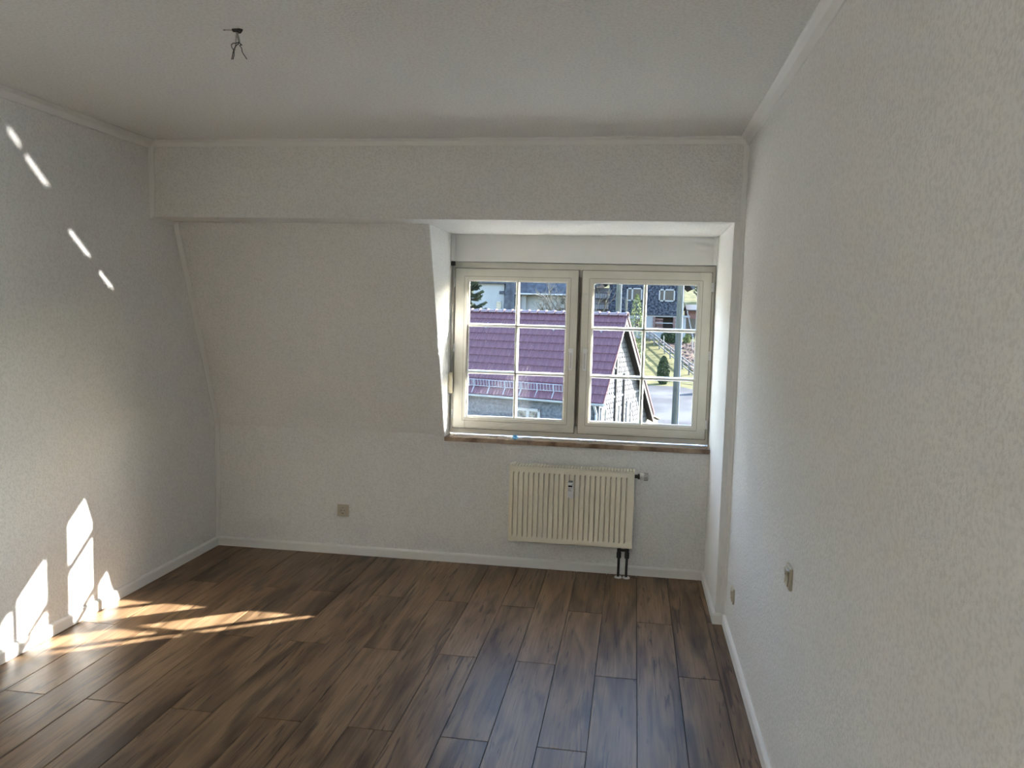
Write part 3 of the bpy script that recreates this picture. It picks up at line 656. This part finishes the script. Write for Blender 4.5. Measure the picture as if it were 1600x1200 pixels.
# gabled white house with balconies, left of the slate house
M['pinkish'] = noisy(mat('pale_rendered_wall', (0.142, 0.130, 0.130), .8, .2), (0.130, 0.118, 0.118), (0.158, 0.146, 0.146), 2)
bh = tag(empty('balcony_house', (0, 0, 0)), 'pale house with wooden balconies half hidden by bare branches', 'house')
MB().box(-8, -2.4, 94, 102, ground_z(94)-.5, 4.75).build('wall', M['pinkish'], bh)
MB().prism([(-9.0, 2.6), (-4.6, 4.75), (-1.8, 6.3), (-1.8, 6.6), (-4.6, 5.1), (-9.1, 2.9)], 'y', 93.0, 102.5).build('roof', M['dslate'], bh)
for z in (3.55, 2.3):
    bl = MB().box(-4.6, -2.5, 93.2, 93.9, z-.1, z).build('balcony', M['bargeb'], bh)
    for i in range(8): MB().box(-4.55+i*.26, -4.43+i*.26, 93.15, 93.2, z, z+.55).build('baluster', M['ext_white'], bl)
    MB().box(-4.6, -2.5, 93.14, 93.2, z+.55, z+.63).build('handrail', M['bargeb'], bl)
# red roofed outhouse at the right edge
M['redroof'] = noisy(mat('pale_red_roof', (0.130, 0.055, 0.047), .7), (0.099, 0.044, 0.039), (0.150, 0.079, 0.071), 4)
ot = tag(empty('outhouse', (0, 0, 0)), 'small wooden outhouse with red wall panel past the slate house corner', 'shed')
MB().box(5.35, 9.5, 87, 91, ground_z(87)-.3, 1.5).build('wall', M['brown_wood'], ot)
MB().box(5.35, 9.5, 86.9, 91, 1.5, 2.35).build('red_panel', M['redroof'], ot)
MB().prism([(86.0, 2.3), (86.0, 2.42), (88.5, 3.0), (91.5, 2.5), (91.5, 2.3), (88.5, 2.8)], 'x', 5.25, 10).build('roof', M['bargeb'], ot)
lp = tag(MB().cyl((5.3, 85.75, 2.3), (6.0, 85.0, -.55), .06, None, 8).build('leaning_pole', M['ext_white'], smooth=True), 'white pole leaning against the outhouse wall', 'pole')

# ------------------------------------------------------------------ poles, fence, plants
M['polewood'] = noisy(mat('pole_wood', (.06, .062, .052), .85, .1), (.045, .047, .04), (.078, .08, .068), 3, 6, stretch=(6, 6, .5))
def pole(name, label, x, y, r_, ztop, cable=True, group=None):
    z0 = ground_z(y)
    o = tag(empty(name, (x, y, z0)), label, 'pole', group)
    MB().cyl((0, 0, -.3), (0, 0, ztop-z0), r_*1.12, r_*.95, 14).build('shaft', M['polewood'], o, smooth=True)
    if cable:
        cb = MB().cyl((r_*1.25, -.02, 0), (r_*1.1, -.02, ztop-z0), .035, None, 8).build('cable_conduit', M['zinc'], o, smooth=True)
        for z in (2.0, 4.4, 6.2, 7.0): MB().box(r_*.9, r_*1.45, -.06, .03, z-.04, z+.04).build('clamp', M['ext_white'], cb)
    return o
pole('utility_pole', 'thick grey wooden utility pole with cable conduit beside the road', 2.42, 46, .15, 5.6)
pole('utility_pole', 'grey pole rising above the right end of the red ridge', -1.24, 58, .17, 6.0, True)
pole('fence_pole', 'short thin post rising between ridge end and leafy tree', -.69, 60, .09, 2.9, False)
M['fencewood'] = noisy(mat('grey_fence_wood', (0.094, 0.087, 0.084), .85), (0.071, 0.065, 0.061), (0.118, 0.110, 0.106), 4)
fn = tag(empty('rail_fence', (1.0, 83, ground_z(83))), 'grey rail fence climbing the grass bank beside the garden', 'fence')
FA, FB = Vector((1.05, 83.0, 0)), Vector((4.95, 65.0, 0)); fp = []
for i in range(10):
    q = FA.lerp(FB, i/9); q.z = ground_z(q.y); fp.append(q)
    part(MB().box(q.x-.06, q.x+.06, q.y-.06, q.y+.06, q.z-.2, q.z+1.05), 'fence_post', M['fencewood'], fn)
for a, b in zip(fp, fp[1:]):
    for h_ in (.35, .72, 1.0):
        part(MB().cyl(a+Vector((0, 0, h_)), b+Vector((0, 0, h_)), .055, None, 6), 'fence_rail', M['fencewood'], fn)
lo = fp[-1]; q2 = Vector((8.5, 62.5, ground_z(62.5)))
for h_ in (.4, .95): part(MB().cyl(lo+Vector((0, 0, h_)), q2+Vector((0, 0, h_)), .055, None, 6), 'fence_rail', M['fencewood'], fn)
for lb, x, y in (('pale stake in the garden soil close to the rail fence', 2.75, 77.5), ('pale stake in the soil in front of the evergreen shrub', 4.05, 76.0), ('pale stake in the soil right of the utility pole', 5.4, 77.0)):
    tag(MB().cyl((x, y, ground_z(y)-.1), (x, y, ground_z(y)+1.2), .04, None, 6).build('garden_stake', M['ext_white']), lb, 'stake', 'stakes in the garden soil')

def leaf_mat(name, c0, c1): return noisy(mat(name, c0, .8, .2), c0, c1, 3.0, 3)
M['spruce'] = leaf_mat('spruce_needles', (0.020, 0.033, 0.020), (0.052, 0.067, 0.036))
M['thuja'] = leaf_mat('thuja_green', (0.012, 0.021, 0.012), (0.036, 0.052, 0.020))
M['lightleaf'] = leaf_mat('pale_leaves', (0.055, 0.074, 0.024), (0.130, 0.142, 0.055))
M['bark'] = noisy(mat('pale_bark', (0.087, 0.079, 0.063), .9, .1), (0.059, 0.053, 0.044), (0.118, 0.106, 0.087), 6)
def leaf_cloud(pts, size, seed, flat=1.0):
    rnd = random.Random(seed); mb = MB()
    for p_ in pts:
        a = Vector((rnd.uniform(-1, 1), rnd.uniform(-1, 1), rnd.uniform(-1, 1)*flat)).normalized()*size*rnd.uniform(.6, 1.3)
        b = a.cross(Vector((rnd.uniform(-1, 1), rnd.uniform(-1, 1), rnd.uniform(-1, 1)))).normalized()*size*rnd.uniform(.25, .5)
        p_ = Vector(p_); mb.add([p_-a, p_+b, p_+a, p_-b], [(0, 1, 2, 3)])
    return mb
def spruce(name, label, x, y, ztop, rad_, seed, h_=9.0):
    rnd = random.Random(seed); zb = ground_z(y)
    o = tag(empty(name, (x, y, zb)), label, 'tree')
    MB().cyl((0, 0, -.2), (0, 0, ztop-zb), .16, .02, 8).build('trunk', M['bark'], o, smooth=True)
    br = MB(); nd = MB(); z = ztop-.2
    while z > ztop-h_:
        ln = rad_*min(1, (ztop-z)/(h_*.75)+.1)
        for i in range(11):
            a = rnd.uniform(0, 2*math.pi); d = Vector((math.cos(a), math.sin(a), 0))
            l_ = ln*rnd.uniform(.75, 1.1); base_ = Vector((0, 0, z-zb+rnd.uniform(-.12, .12)))
            tip = base_+d*l_+Vector((0, 0, l_*.22)); midp = base_+d*l_*.5+Vector((0, 0, -l_*.02))
            br.cyl(base_, midp, .025, .018, 4, False).cyl(midp, tip, .018, .006, 4, False)
            side = d.cross(Vector((0, 0, 1)))
            m__ = int(10+l_*7)
            for k_ in range(m__):
                f_ = .18+.82*k_/m__; c_ = base_.lerp(midp, f_*2) if f_ < .5 else midp.lerp(tip, f_*2-1)
                sp_ = (1-f_)*.40*l_+.10
                for sgn in (-1, 1):
                    e = c_+side*sgn*sp_*rnd.uniform(.6, 1)+d*sp_*.6+Vector((0, 0, rnd.uniform(-.16, .02)))
                    w_ = Vector((0, 0, .035))+d*.02
                    nd.add([c_-w_, e, c_+w_], [(0, 1, 2)]); nd.add([c_, (c_+e)/2+d*.07, e, (c_+e)/2-d*.07-Vector((0, 0, .05))], [(0, 1, 2, 3)])
        z -= .36
    tag(br.build('branches', M['bark'], o), kind='stuff'); tag(nd.build('needles', M['spruce'], o), kind='stuff')
    return o
spruce('spruce_tree', 'green spruce beside the white house wall', -9.75, 46, 5.4, 1.75, 3, 7.0)
spruce('spruce_tree', 'dark spruce on the hillside beyond the outhouse', 9.3, 112, ground_z(112)+7.0, 1.9, 5, 6.0)
def bare_tree(name, label, x, y, zb, h_, seed, levels=6, r0=.13, spread=.55, sub=3):
    rnd = random.Random(seed); o = tag(empty(name, (x, y, zb)), label, 'tree'); tk = MB(); tw = MB()
    def grow(p_, d, l_, r_, lev):
        q = p_+d*l_*.5+Vector((rnd.uniform(-1, 1), rnd.uniform(-1, 1), 0))*l_*.05; e = q+(d+Vector((0, 0, .1))).normalized()*l_*.5
        mb = tk if lev >= levels-1 else tw
        mb.cyl(p_, q, r_, r_*.85, 5, False).cyl(q, e, r_*.85, r_*.68, 5, False)
        if lev <= 0: return
        for i in range(sub if lev > 1 else 2):
            dv = Vector((rnd.uniform(-1, 1), rnd.uniform(-1, 1), rnd.uniform(-.35, .7)))
            grow(e if i == 0 else q.lerp(e, rnd.uniform(.1, 1)), (d+dv*spread*1.5).normalized(), l_*rnd.uniform(.6, .82), r_*.66, lev-1)
    grow(Vector((0, 0, -.2)), Vector((0, 0, 1)), h_*.34, r0, levels)
    tk.build('trunk', M['bark'], o); tag(tw.build('branches', M['bark'], o), kind='stuff')
    return o
bare_tree('bare_tree', 'leafless tree with fine pale twigs before the white house', -5.3, 55, ground_z(55), 9.0, 12, 6, .2)
bare_tree('bare_tree', 'leafless shrub of thin twigs before the balconied house', -3.2, 62, ground_z(62), 8.4, 21, 5, .13, .6, 2)
bare_tree('bare_tree', 'slender bare tree on the slope past the slate house', 7.6, 100, ground_z(100), 7.5, 33, 5, .1)
def bush(name, label, x, y, z0, rx, rz, n_, size, mt, seed, cat='bush'):
    rnd = random.Random(seed); o = tag(empty(name, (x, y, z0)), label, cat); pts = []
    for _ in range(n_):
        a = rnd.uniform(0, 2*math.pi); zz = rnd.uniform(0, 1); prof = math.sin(math.pi*min(1, .12+zz*.88))**.6 if cat == 'bush' else (1-zz)**.55*min(1, .5+zz*3)
        r_ = rx*prof*math.sqrt(rnd.uniform(.25, 1)); pts.append((math.cos(a)*r_, math.sin(a)*r_, zz*rz))
    tag(leaf_cloud(pts, size, seed).build('foliage', M[mt], o), kind='stuff')
    MB().cyl((0, 0, -.15), (0, 0, rz*.7), .06, .02, 6).build('stem', M['bark'], o)
    return o
bush('thuja_bush', 'small dark egg-shaped thuja in front of the rail fence', 2.3, 62.6, ground_z(62.6)-.02, .47, 2.15, 2600, .10, 'thuja', 4)
bush('evergreen_shrub', 'wide dark evergreen shrub at the foot of the slate house', 3.5, 80.5, ground_z(80.5), .95, 1.25, 2200, .14, 'thuja', 5)
bush('leafy_tree', 'pale green leafy young tree beside the white gable', .1, 66, ground_z(66), 1.1, 6.6, 1150, .115, 'lightleaf', 6, 'tree')
bush('yellow_shrub', 'pale yellow green shrub on the verge beside the road', 4.75, 58.5, ground_z(58.5), .5, .75, 500, .12, 'lightleaf', 7)
bush('green_shrub', 'small bright green shrub beside the evergreen shrub', 5.1, 80.3, ground_z(80.3), .4, .9, 500, .12, 'lightleaf', 9)

# ------------------------------------------------------------------ lamps in place of sunlight mirrored up by the polished sill
# added narrow lamps, one per pane column, each aimed at its strip of sun
for px_, hw_, tgt in ((.231, .052, (3.372, 2.416)), (-.115, .132, (3.528, 2.271)), (-.6055, .15, (3.821, 1.951)), (-.946, .08, (4.004, 1.791))):
    p_ = Vector((px_-.165, 5.142, ZS+.022)); d = (Vector((XL, *tgt))-p_).normalized()
    gd = bpy.data.lights.new('sill_glint_lamp', 'AREA'); gd.shape = 'RECTANGLE'; gd.spread = R(0.8)
    xax = (Vector((1, 0, 0))-d*d.x).normalized(); gd.size = 2*hw_*math.sqrt(1-d.x*d.x); gd.size_y = .020
    gd.energy = 4.2*gd.size*gd.size_y; gd.color = (1, .97, .9)
    go = bpy.data.objects.new('sill_glint_lamp', gd); col.objects.link(go)
    zax = -d; yax = zax.cross(xax)
    mw = Matrix((xax, yax, zax)).transposed().to_4x4(); mw.translation = p_; go.matrix_world = mw
